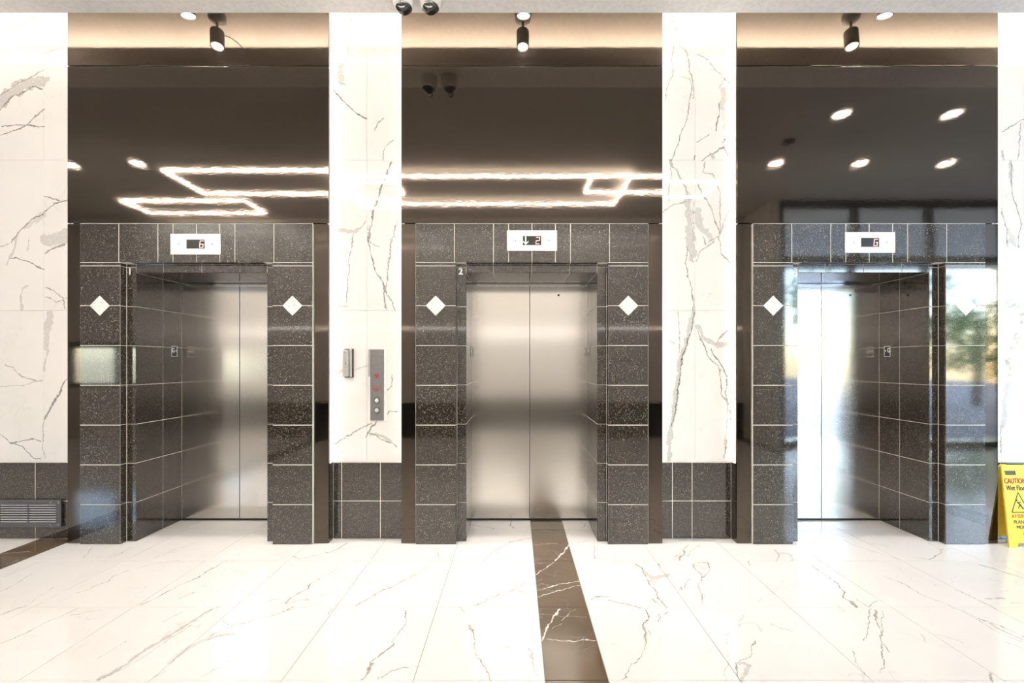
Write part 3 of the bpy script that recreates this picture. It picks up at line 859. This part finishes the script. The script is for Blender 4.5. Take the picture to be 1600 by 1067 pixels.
# ------------------------------------------------------------------ elevator entrances
def entrance(c, digit, idx):
    words = ('first', 'second', 'third')[idx]
    lab = ('steel elevator doorway marked 1 in black granite, nearest the wall vent', 'steel elevator doorway marked 2 in black granite, with the dark floor strip leading to it',
           'steel elevator doorway marked 3 in black granite, beside the yellow floor sign')[idx]
    e = empty('elevator_entrance', (c, YW, 0), lab, 'elevator', 'elevator doorways in the marble wall')
    def W(b):
        return (b[0] + c, b[1] + c, *b[2:])
    # dark gloss cladding
    box('fascia_panel', W((-HALF, HALF, YP, YP + 0.024, 2.614, 3.891)), M['panel'], e, 0.002)
    box('upper_panel', W((-HALF, HALF, YP, YP + 0.024, 3.899, 4.465)), M['panel'], e, 0.002)
    for s in (-1, 1):
        a, b = sorted((s * 0.952, s * HALF))
        box('side_panel', W((a, b, YP, YP + 0.024, 0.002, 2.607)), M['panel'], e, 0.002)
        a, b = sorted((s * (HALF - 0.02), s * (HALF - 0.006)))
        box('edge_light', W((a, b, YP + 0.026, YW + 0.004, 0.645, 4.46)), M['edge_light'], e)
        a, b = sorted((s * (HALF - 0.02), s * (HALF - 0.004)))
        box('side_base', W((a, b, YP + 0.026, YW - 0.013, 0.001, 0.643)), M['granite'], e)
    multi('carcass', [W(b) for b in ((-HALF + 0.021, HALF - 0.021, YP + 0.025, YW + 0.25, 2.609, 4.46), (-HALF + 0.021, -0.95, YP + 0.025, YW + 0.25, 0.001, 2.607),
                                     (0.95, HALF - 0.021, YP + 0.025, YW + 0.25, 0.001, 2.607))], M['black'], e, (c, YW, 0))
    # mortar bed that shows as the pale joints
    fo, io = 0.617, 0.54
    t = 0.003
    multi('mortar', [W(b) for b in ((-0.944, -fo - t, YT + t, YI + 0.03, 0.001, 2.605), (fo + t, 0.944, YT + t, YI + 0.03, 0.001, 2.605),
                                    (-fo - t, fo + t, YT + t, YI + 0.03, 2.288 + t, 2.605),
                                    (-0.944, -io - t, YI + t, 4.2, 0.001, 2.6), (io + t, 0.944, YI + t, 4.2, 0.001, 2.6), (-io - t, io + t, YI + t, 4.2, 2.218 + t, 2.6))],
          M['grout'], e, (c, YW, 0))
    g = M['granite']
    zr = [0.3230 * k for k in range(8)]
    for s in (-1, 1):
        a, b = sorted((s * fo, s * 0.945))
        for z0, z1 in list(zip(zr, zr[1:])) + [(2.261, 2.288)]:
            tile('tile', '-y', c + a, c + b, z0, z1, YT, g, e)
            tile('tile', '-x' if s > 0 else '+x', YT + 0.003, YI, z0, z1, c + s * fo, g, e, gap=0.004)
        a2, b2 = sorted((s * io, s * fo))
        for z0, z1 in list(zip(zr, zr[1:])) + [(2.261, 2.288)]:
            tile('tile', '-y', c + a2, c + b2, z0, z1, YI, g, e, gap=0.004)
        for z0, z1 in zip(zr, zr[1:-1] + [2.218]):
            for y0, y1 in ((YI + 0.003, 3.867), (3.867, YD - 0.002)):
                tile('tile', '-x' if s > 0 else '+x', y0, y1, z0, z1, c + s * io, g, e, gap=0.005)
    hx = [-0.945, -0.629, -0.312, -0.190, 0.0, 0.190, 0.312, 0.629, 0.945]
    for a, b in zip(hx, hx[1:]):
        tile('tile', '-y', c + a, c + b, 2.288, 2.605, YT, g, e)
    ix = [-io, -0.315, 0.0, 0.315, io]
    for a, b in zip(ix, ix[1:]):
        tile('tile', '-y', c + a, c + b, 2.218, 2.288, YI, g, e, gap=0.004)
        tile('tile', '-z', c + a, c + b, YT + 0.003, YI, 2.288, g, e, gap=0.004)
        tile('tile', '-z', c + a, c + b, YI + 0.003, YD - 0.02, 2.218, g, e, gap=0.004)
    for s in (-1, 1):
        x, z, r = c + s * 0.781, 1.938, 0.081
        d = prism('diamond_inlay', [(x - r, z), (x, z - r), (x + r, z), (x, z + r)], YT - 0.002, YT + 0.005, M['diamond'], e, (x, YT, z))
        d['label'] = 'pale speckled diamond tile'
    # doors
    for s in (-1, 1):
        a, b = sorted((s * 0.0025, s * 0.56))
        dl = box('door_leaf', W((a, b, YD, YD + 0.03, 0.014, 2.21)), M['steel'], e, 0.0015)
        if s > 0:
            pe = link('peephole', lathe([(0, 0.002), (0.0095, 0.002), (0.0095, -0.002), (0, -0.002)], 16), M['black'], dl, (c + 0.27, YD - 0.001, 2.11), (math.pi / 2, 0, 0))
    box('door_gap', W((-0.55, 0.55, YD + 0.031, YD + 0.05, 0.0, 2.3)), M['black'], e)
    box('door_header', W((-io, io, YD - 0.02, YD - 0.002, 2.196, 2.214)), M['chrome'], e)
    box('door_sill', W((-io, io, YD - 0.012, YD + 0.03, 0.0005, 0.012)), M['black'], e)
    # car number
    text_obj('car_number', digit, 0.074, M['white_ink'], e, (c - (0.590, 0.586, 0.560)[idx], YI - 0.001, 2.226), (math.pi / 2, 0, 0), bold=0.0022)
    # raised floor plates on the reveal
    for s in (-1, 1):
        xp = c + s * (io - 0.0015)
        pl = box('floor_plate', (min(xp, xp + s * 0.003), max(xp, xp + s * 0.003), 3.956, 4.024, 1.53, 1.628), M['black_ink'], e)
        pl['label'] = 'black raised plate reading G'
        xs = xp - s * 0.0018
        rot = (math.pi / 2, 0, -s * math.pi / 2)
        multi('plate_rim', [(xs - 0.0008, xs + 0.0008, *q) for q in ((3.956, 4.024, 1.53, 1.535), (3.956, 4.024, 1.623, 1.628), (3.956, 3.961, 1.53, 1.628), (4.019, 4.024, 1.53, 1.628))],
              M['white_ink'], pl, (xs, 3.99, 1.53))
        near = 3.978 if s < 0 else 3.978
        text_obj('letter', 'G', 0.058, M['white_ink'], pl, (xs, 3.976, 1.588), rot, bold=0.001, sx=0.75)
        st = []
        for k in range(10):
            r = 0.011 if k % 2 == 0 else 0.0045
            an = math.pi / 2 + k * math.pi / 5
            st.append((r * math.cos(an), r * math.sin(an)))
        me = bpy.data.meshes.new('star'); me.from_pydata([(x, y, 0) for x, y in st], [], [tuple(range(10))]); me.update()
        link('star', me, M['white_ink'], pl, (xs - s * 0.0008, 4.006, 1.585), rot)
    return e

def segment_digit(name, on, x, z, w, h, parent, y, mat):
    t = w * 0.17
    sl = 0.10
    S = {'a': (-w / 2, w / 2, h / 2 - t, h / 2), 'g': (-w / 2, w / 2, -t / 2, t / 2), 'd': (-w / 2, w / 2, -h / 2, -h / 2 + t),
         'f': (-w / 2, -w / 2 + t, 0, h / 2), 'b': (w / 2 - t, w / 2, 0, h / 2), 'e': (-w / 2, -w / 2 + t, -h / 2, 0), 'c': (w / 2 - t, w / 2, -h / 2, 0), 'h': (0.0, w / 2, -t / 2, t / 2)}
    vs, fs = [], []
    for k in on:
        x0, x1, z0, z1 = S[k]
        i = len(vs)
        for yy in (-0.0008, 0.0008):
            vs += [(a + sl * b, yy, b) for a, b in ((x0, z0), (x1, z0), (x1, z1), (x0, z1))]
        fs += [(i, i + 1, i + 2, i + 3), (i + 7, i + 6, i + 5, i + 4), (i, i + 4, i + 5, i + 1), (i + 1, i + 5, i + 6, i + 2), (i + 2, i + 6, i + 7, i + 3), (i + 3, i + 7, i + 4, i)]
    me = bpy.data.meshes.new(name); me.from_pydata(vs, [], fs); me.update()
    return link(name, me, mat, parent, (x, y, z))

def indicator(c, on, arrow, z, label):
    y = YT
    e = empty('floor_indicator', (c, y, z - 0.083), label, 'display', 'floor indicators above the elevator doors')
    w, h, dw, dh = 0.202, 0.083, 0.0745, 0.037
    multi('faceplate', [(c - w, c - dw, y - 0.008, y - 0.0005, z - h, z + h), (c + dw, c + w, y - 0.008, y - 0.0005, z - h, z + h),
                        (c - dw, c + dw, y - 0.008, y - 0.0005, z + dh, z + h), (c - dw, c + dw, y - 0.008, y - 0.0005, z - h, z - dh)], M['white_plastic'], e, (c, y, z - h))
    sc = box('display_window', (c - dw, c + dw, y - 0.0045, y - 0.0005, z - dh, z + dh), M['screen'], e)
    d = segment_digit('digit', on, c + 0.047, z, 0.032, 0.058, sc, y - 0.0055, M['led_red'])
    if arrow:
        ax = c - 0.051
        multi('arrow_shaft', [(ax - 0.0035, ax + 0.0035, y - 0.0062, y - 0.0048, z - 0.031, z + 0.034)], M['led_white'], sc, (ax, y, z))
        for s in (-1, 1):
            prism('arrow_barb', [(ax, z - 0.033), (ax + s * 0.022, z - 0.009), (ax + s * 0.022, z - 0.002), (ax, z - 0.024)], y - 0.0062, y - 0.0048, M['led_white'], sc, (ax, y, z))
    for s in (-1, 1):
        link('screw', lathe([(0, 0.0015), (0.004, 0.001), (0.005, -0.001)], 10), M['dark_metal'], e, (c + s * 0.135, y - 0.0085, z), (math.pi / 2, 0, 0))

for i, c in enumerate(CENTRES):
    entrance(c, str(i + 1), i)
indicator(CENTRES[0], 'afgedc', False, 2.435, 'white floor indicator showing red 6 above elevator 1')
indicator(CENTRES[1], 'abged', True, 2.464, 'white floor indicator with down arrow and red 2 above elevator 2')
indicator(CENTRES[2], 'afedch', False, 2.449, 'white floor indicator showing red G above elevator 3')

# ------------------------------------------------------------------ spot lamps in the cove
def spot(x, tilt, yaw, label, cable):
    y = 3.352
    t = empty('spot_lamp', (x, y, Z_COVE), label, 'lamp', 'spot lamps in the ceiling cove')
    smooth(link('ceiling_mount', lathe([(0, 0), (0.068, 0), (0.066, -0.045), (0.045, -0.062), (0, -0.066)]), M['grey_plastic'], t, (x, y, Z_COVE)))
    smooth(link('stem', tube_mesh([(0, 0, 0), (0, 0, -0.085)], 0.010), M['lamp_body'], t, (x, y, Z_COVE - 0.06)))
    rot = Euler((tilt, yaw, 0))
    head = smooth(link('lamp_head', lathe([(0, 0.0), (0.046, 0.0), (0.053, -0.008), (0.053, -0.165), (0.048, -0.165), (0.046, -0.150), (0, -0.150)]), M['lamp_body'], t, (x, y, Z_COVE - 0.142), rot))
    axis = rot.to_matrix() @ Vector((0, 0, -1))
    p = Vector((x, y, Z_COVE - 0.142))
    f = link('lens', lathe([(0, 0.001), (0.0455, 0.0), (0.0455, -0.004), (0, -0.004)]), M['spot_face'], t, p + axis * 0.153, rot)
    li = bpy.data.lights.new('spot_light', 'SPOT')
    li.energy = P_SPOT; li.color = NEUTRAL; li.spot_size = math.radians(84); li.spot_blend = 0.85; li.shadow_soft_size = 0.04
    lo = bpy.data.objects.new('spot_light', li); col.objects.link(lo)
    lo.parent = t; lo.location = p + axis * 0.172 - Vector((x, y, Z_COVE)); lo.rotation_euler = rot
    if cable:
        link('cable', tube_mesh([(x + 0.05, y - 0.01, 4.30), (x + 0.09, y - 0.03, 4.30), (x + 0.14, y - 0.05, 4.27), (x + 0.18, y - 0.09, 4.235), (x + 0.2, y - 0.12, 4.2)], 0.004, 6), M['grey_plastic'], t, (0, 0, 0))
spot(-2.572, math.radians(12), math.radians(-9), 'small dark spot lamp with a loose cable above elevator 1', True)
spot(0.060, math.radians(11), math.radians(0), 'small dark spot lamp hanging straight above elevator 2', False)
spot(2.885, math.radians(12), math.radians(6), 'small dark spot lamp above elevator 3', False)

# ------------------------------------------------------------------ dome cameras
def dome_camera(x, label):
    y = 3.095
    t = empty('dome_camera', (x, y, Z_SOF), label, 'camera', 'dome cameras under the ceiling beam')
    tl = (math.radians(-13), 0, 0)
    smooth(link('housing', lathe([(0, 0), (0.078, 0), (0.078, -0.03), (0.072, -0.075), (0.062, -0.092), (0.050, -0.094)]), M['white_plastic'], t, (x, y, Z_SOF)))
    d = smooth(link('dome', lathe([(0.055, -0.07)] + [(0.055 * math.cos(a), -0.085 - 0.052 * math.sin(a)) for a in [i * math.pi / 2 / 9 for i in range(10)]]), M['smoke_dome'], t, (x, y, Z_SOF)), 60)
    smooth(link('trim_ring', lathe([(0.054, -0.086), (0.061, -0.088), (0.061, -0.097), (0.054, -0.099), (0.053, -0.09)]), M['chrome'], t, (x, y, Z_SOF)))
    link('lens_ring', lathe([(0.016, -0.004), (0.028, -0.002), (0.028, 0.002), (0.016, 0.004), (0.016, -0.004)], 20), M['chrome'], d, (x, y - 0.046, Z_SOF - 0.118), (math.radians(60), 0, 0))
    for s in (-1, 1):
        link('screw', lathe([(0, -0.002), (0.004, -0.001), (0.004, 0.001)], 8), M['dark_metal'], t, (x + s * 0.05, y - 0.052, Z_SOF - 0.055), (math.radians(80), 0, 0))
dome_camera(-0.80, 'dome camera under the ceiling, left one of the pair, before the marble pier')
dome_camera(-0.608, 'dome camera under the ceiling, right one of the pair, before the dark upper panel')

# ------------------------------------------------------------------ ceiling lights of the lobby
def linear_frame(x0, x1, y0, y1, label, drop=0.0):
    w, z0, z1 = 0.045, Z_CEIL - 0.03 - drop, Z_CEIL - 0.0005 - drop
    t = empty('linear_light', ((x0 + x1) / 2, (y0 + y1) / 2, z0), label, 'lamp', 'rectangular linear ceiling lights')
    for nm, b in (('light_bar', (x0, x1, y0 - w / 2, y0 + w / 2)), ('light_bar', (x0, x1, y1 - w / 2, y1 + w / 2)),
                  ('light_bar', (x0 - w / 2, x0 + w / 2, y0, y1)), ('light_bar', (x1 - w / 2, x1 + w / 2, y0, y1))):
        box(nm, (*b, z0, z1), M['linear_light'], t)
    if drop:
        for xr in (x0, x1):
            for yr in (y0, y1):
                box('suspension_rod', (xr - 0.004, xr + 0.004, yr - 0.004, yr + 0.004, z1, Z_CEIL - 0.001), M['chrome'], t)
linear_frame(-5.25, -1.9, -0.246, 0.636, 'long rectangular ceiling light mirrored above elevator 1')
linear_frame(-2.75, 1.72, -0.53, 0.60, 'largest rectangular ceiling light, mirrored above elevator 2', 0.07)
linear_frame(1.16, 3.2, -0.19, 0.44, 'short rectangular ceiling light mirrored right of elevator 2')
linear_frame(-6.96, -4.77, -1.19, -0.566, 'small rectangular ceiling light mirrored low above elevator 1')
def downlight(x, y, label):
    t = empty('downlight', (x, y, Z_CEIL), label, 'lamp', 'round ceiling downlights')
    smooth(link('trim_ring', lathe([(0.085, 0.0), (0.11, -0.001), (0.105, -0.012), (0.085, -0.008), (0.085, 0.0)]), M['white_plastic'], t, (x, y, Z_CEIL)))
    link('lens', lathe([(0, -0.004), (0.086, -0.004), (0.086, -0.001)]), M['down_light'], t, (x, y, Z_CEIL))
for x, y, lb in ((3.76, 2.08, 'round downlight mirrored upper left above elevator 3'), (5.03, 2.08, 'round downlight mirrored upper right above elevator 3'),
                 (3.74, 0.84, 'round downlight mirrored lower left above elevator 3'), (4.95, 0.84, 'round downlight mirrored lower middle above elevator 3'),
                 (6.19, 0.84, 'round downlight mirrored lower right above elevator 3'), (-5.44, 0.84, 'round downlight mirrored above elevator 1'),
                 (-6.45, 0.80, 'round downlight mirrored at the left edge above elevator 1')):
    downlight(x, y, lb)
det = empty('smoke_detector', (3.53, 1.47, Z_CEIL), 'small dark ceiling detector mirrored among the downlights above elevator 3', 'detector')
smooth(link('housing', lathe([(0, 0), (0.075, 0), (0.07, -0.03), (0.04, -0.045), (0, -0.046)]), M['lamp_body'], det, (3.53, 1.47, Z_CEIL)))
wlt = empty('added_line_light', (-1.0, YMIN, 2.14), 'long thin glowing bar added behind the viewer to put a bright line in the steel doors', 'lamp')
box('light_bar', (-7.0, 5.0 - 0.55, YMIN + 0.001, YMIN + 0.03, 2.14, 2.18), M['added_line_light'], wlt)  # glowing bar added to give the steel doors their bright line

# ------------------------------------------------------------------ things on the marble pier
def card_reader():
    x0, x1, z0, z1 = -1.447, -1.361, 1.350, 1.592
    t = empty('card_reader', ((x0 + x1) / 2, YW, z0), 'silver card reader box left of the call panel', 'card reader')
    box('back_plate', (x0 + 0.012, x1, YW - 0.014, YW - 0.001, z0, z1), M['dark_metal'], t, 0.003)
    box('body', (x0 + 0.012, x1 - 0.028, YW - 0.052, YW - 0.0145, z0 + 0.010, z1 - 0.010), M['reader'], t, 0.005)
    box('side_ridge', (x1 - 0.022, x1 - 0.006, YW - 0.040, YW - 0.0145, z0 + 0.006, z1 - 0.004), M['chrome'], t, 0.003)
    box('slot', (x1 - 0.0275, x1 - 0.0245, YW - 0.022, YW - 0.0145, z0 + 0.012, z1 - 0.012), M['black'], t)
    box('indicator_light', (x0 + 0.036, x0 + 0.041, YW - 0.0535, YW - 0.052, 1.462, 1.478), M['black_ink'], t)
    box('maker_mark', (x0 + 0.022, x0 + 0.038, YW - 0.0528, YW - 0.052, 1.556, 1.560), M['dark_metal'], t)
card_reader()

def call_panel():
    x0, x1, z0, z1 = -1.221, -1.100, 0.990, 1.588
    xm = (x0 + x1) / 2 + 0.0
    t = empty('call_panel', (xm, YW, z0), 'tall grey elevator call panel with two round buttons and red print', 'call panel')
    box('back_box', (x0 - 0.012, x1 + 0.018, YW - 0.012, YW - 0.001, z0 - 0.006, z1 + 0.002), M['white_plastic'], t, 0.002)
    box('cover_plate', (x0 + 0.004, x1 - 0.004, YW - 0.022, YW - 0.0125, z0 + 0.002, z1 - 0.002), M['grey_plate'], t, 0.002)
    box('edge_strip', (x0 - 0.013, x0 + 0.003, YW - 0.020, YW - 0.0125, z1 - 0.228, z1), M['grey_plastic'], t, 0.001)
    yf = YW - 0.0226
    # red emblem
    em = multi('emblem', [(xm - 0.013, xm + 0.013, yf, yf + 0.0006, 1.358, 1.370), (xm - 0.007, xm + 0.007, yf, yf + 0.0006, 1.346, 1.358), (xm - 0.017, xm - 0.003, yf, yf + 0.0006, 1.370, 1.382),
                          (xm + 0.003, xm + 0.017, yf, yf + 0.0006, 1.370, 1.380)], M['red_ink'], t, (xm, yf, 1.35))
    bars = []
    rnd = random.Random(3)
    for z, hw in ((1.271, 0.037), (1.259, 0.042), (1.247, 0.026), (1.236, 0.018)):
        x = xm - hw
        while x < xm + hw - 0.004:
            l = rnd.uniform(0.003, 0.008)
            bars.append((x, min(x + l, xm + hw), yf, yf + 0.0006, z, z + 0.006)); x += l + 0.002
    multi('printed_notice', bars, M['red_ink'], t, (xm, yf, 1.23))
    for z, s in ((1.160, 1), (1.078, -1)):
        link('button_ring', lathe([(0.0195, 0.0), (0.0195, 0.004), (0.025, 0.003), (0.026, 0.0)], 24), M['dark_metal'], t, (xm, YW - 0.0222, z), (math.pi / 2, 0, 0))
        b = smooth(link('button', lathe([(0, 0.008), (0.010, 0.008), (0.0155, 0.006), (0.017, 0.002), (0.019, 0.002), (0.020, 0.0)], 24), M['chrome_button'], t, (xm, YW - 0.022, z), (math.pi / 2, 0, 0)))
        prism('arrow', [(xm - 0.0065, z - s * 0.004), (xm + 0.0065, z - s * 0.004), (xm, z + s * 0.006)], YW - 0.0308, YW - 0.0298, M['black_ink'], b, (xm, YW - 0.03, z))
M['grey_plate'] = plain('grey_plate', (0.22, 0.21, 0.21), 0.35, 0.3)
M['chrome_button'] = plain('chrome_button', (0.80, 0.79, 0.77), 0.25, 0.4)
call_panel()

# ------------------------------------------------------------------ vent grille
def vent():
    x0, x1, z0, z1 = -4.335, -3.79, 0.105, 0.332
    y = YW - 0.012
    t = empty('vent_grille', ((x0 + x1) / 2, y, z0), 'dark metal vent grille with horizontal slats in the left wall base', 'vent')
    box('backing', (x0 + 0.012, x1 - 0.012, y - 0.006, y - 0.0005, z0 + 0.012, z1 - 0.012), M['black'], t)
    f = M['grille']
    b0, b1 = y - 0.020, y - 0.0065
    multi('frame', [(x0, x1, b0, b1, z1 - 0.038, z1), (x0, x1, b0, b1, z0, z0 + 0.038), (x0, x0 + 0.042, b0, b1, z0 + 0.038, z1 - 0.038), (x1 - 0.042, x1, b0, b1, z0 + 0.038, z1 - 0.038)], f, t, ((x0 + x1) / 2, y, z0))
    n = 8
    for k in range(n):
        z = z0 + 0.044 + k * (z1 - z0 - 0.09) / (n - 1)
        s = box('slat', (x0 + 0.042, x1 - 0.042, b0 + 0.001, b1 - 0.001, z - 0.003, z + 0.005), M['slat_metal'], t)
    xm = (x0 + x1) / 2
    box('mullion', (xm - 0.004, xm + 0.004, b0 - 0.001, b1, z0 + 0.038, z1 - 0.038), f, t)
    for sx in (x0 + 0.02, x1 - 0.02, x1 - 0.09):
        for sz in (z0 + 0.02, z1 - 0.02):
            link('screw', lathe([(0, 0.002), (0.005, 0.001), (0.006, 0)], 8), M['chrome'], t, (sx, b0, sz), (math.pi / 2, 0, 0))
M['slat_metal'] = plain('slat_metal', (0.50, 0.49, 0.49), 0.35, 0.3)
M['grille'] = plain('grille_metal', (0.12, 0.115, 0.115), 0.3, 0.4)
vent()

# ------------------------------------------------------------------ wet floor sign
def floor_sign():
    ax = 3.945
    t = empty('floor_sign', (4.10, 3.555, 0), 'yellow folding wet floor caution sign standing against the right wall', 'sign')
    zt = 0.645
    yb, yt_, yk = 3.470, 3.548, 3.635
    def board(name, y0, y1, th):
        # leaning board: y0 at the floor, y1 at the top, with a grip cut-out at the top
        x0b, x1b, x0t, x1t = 3.938, 4.200, 3.957, 4.176
        out = [(x0b, 0.0), (x0b + 0.06, 0.0), (x0b + 0.075, 0.035), (x1b - 0.075, 0.035), (x1b - 0.06, 0.0), (x1b, 0.0),
               (x1t, zt - 0.015), (x1t - 0.015, zt), (x0t + 0.015, zt), (x0t, zt - 0.015)]
        vs, n = [], len(out)
        for k in (0, 1):
            for x, z in out:
                vs.append((x, y0 + (y1 - y0) * z / zt + k * th, z))
        fs = [tuple(range(n)), tuple(range(2 * n - 1, n - 1, -1))] + [(i, i + n, (i + 1) % n + n, (i + 1) % n) for i in range(n)]
        me = bpy.data.meshes.new(name)
        me.from_pydata([(x - 4.10, y - 3.555, z) for x, y, z in vs], [], fs); me.update()
        bm = bmesh.new(); bm.from_mesh(me); bmesh.ops.recalc_face_normals(bm, faces=bm.faces[:]); bm.to_mesh(me); bm.free()
        return link(name, me, M['yellow'], t, (4.10, 3.555, 0))
    fb = board('front_board', yb, yt_, 0.012)
    bb = board('back_board', yk - 0.012, yt_ + 0.0125, 0.010)
    lean = math.atan2(yt_ - yb, zt)
    rot = (math.pi / 2 - lean, 0, 0)
    cx = 4.052
    def at(z, off=0.0015):
        return yb + (yt_ - yb) * z / zt - off
    def line(name, body, size, mat, x, z, fit, bold=0.0):
        text_obj(name, body, size, mat, fb, (x, at(z), z), rot, bold=bold, fit=fit)
    line('caution_text', 'CAUTION', 0.058, M['red_ink'], 4.050, 0.5135, 0.175, 0.0012)
    line('wet_floor_text', 'Wet Floor', 0.056, M['black_ink'], 4.056, 0.459, 0.172, 0.0008)
    line('attention_text', 'ATTENTION', 0.040, M['red_ink'], 4.078, 0.240, 0.182)
    line('plancher_text', 'PLANCHER', 0.040, M['black_ink'], 4.080, 0.196, 0.165)
    line('mouille_text', 'MOUILLÉ', 0.040, M['black_ink'], 4.082, 0.155, 0.135)
    def decal(name, polys, mat):
        vs, fs = [], []
        for pl in polys:
            i = len(vs)
            vs += [(x - 4.10, at(z, 0.0016) - 3.555, z) for x, z in pl]
            fs.append(tuple(range(i, i + len(pl))))
        me = bpy.data.meshes.new(name); me.from_pydata(vs, [], fs); me.update()
        return link(name, me, mat, fb, (4.10, 3.555, 0))
    def bar(x0, z0, x1, z1, w):
        d = Vector((x1 - x0, z1 - z0)); n = Vector((-d.y, d.x)).normalized() * w / 2
        return [(x0 + n.x, z0 + n.y), (x0 - n.x, z0 - n.y), (x1 - n.x, z1 - n.y), (x1 + n.x, z1 + n.y)]
    cx = 4.062
    tri = [(cx - 0.070, 0.272), (cx + 0.070, 0.272), (cx, 0.425)]
    decal('warning_triangle', [bar(*a, *b, 0.007) for a, b in zip(tri, tri[1:] + tri[:1])], M['black_ink'])
    decal('falling_figure', [bar(cx - 0.018, 0.352, cx + 0.004, 0.332, 0.010), bar(cx + 0.004, 0.332, cx + 0.022, 0.300, 0.010), bar(cx + 0.004, 0.332, cx - 0.014, 0.302, 0.007),
                             bar(cx - 0.012, 0.346, cx + 0.014, 0.352, 0.006), bar(cx + 0.022, 0.300, cx + 0.038, 0.304, 0.007), bar(cx - 0.024, 0.370, cx - 0.016, 0.360, 0.012)], M['black_ink'])
    decal('maker_badge', [[(3.978, 0.562), (4.066, 0.562), (4.062, 0.597), (3.972, 0.597)]], M['badge'])
    decal('lower_badge', [[(cx + 0.0, 0.085), (cx + 0.05, 0.085), (cx + 0.05, 0.115), (cx + 0.0, 0.115)]], M['badge'])
    box('hinge', (4.0, 4.14, yt_ - 0.001, yt_ + 0.024, zt - 0.002, zt + 0.004), M['black'], t)
M['badge'] = plain('badge_ink', (0.10, 0.075, 0.03), 0.5)
floor_sign()
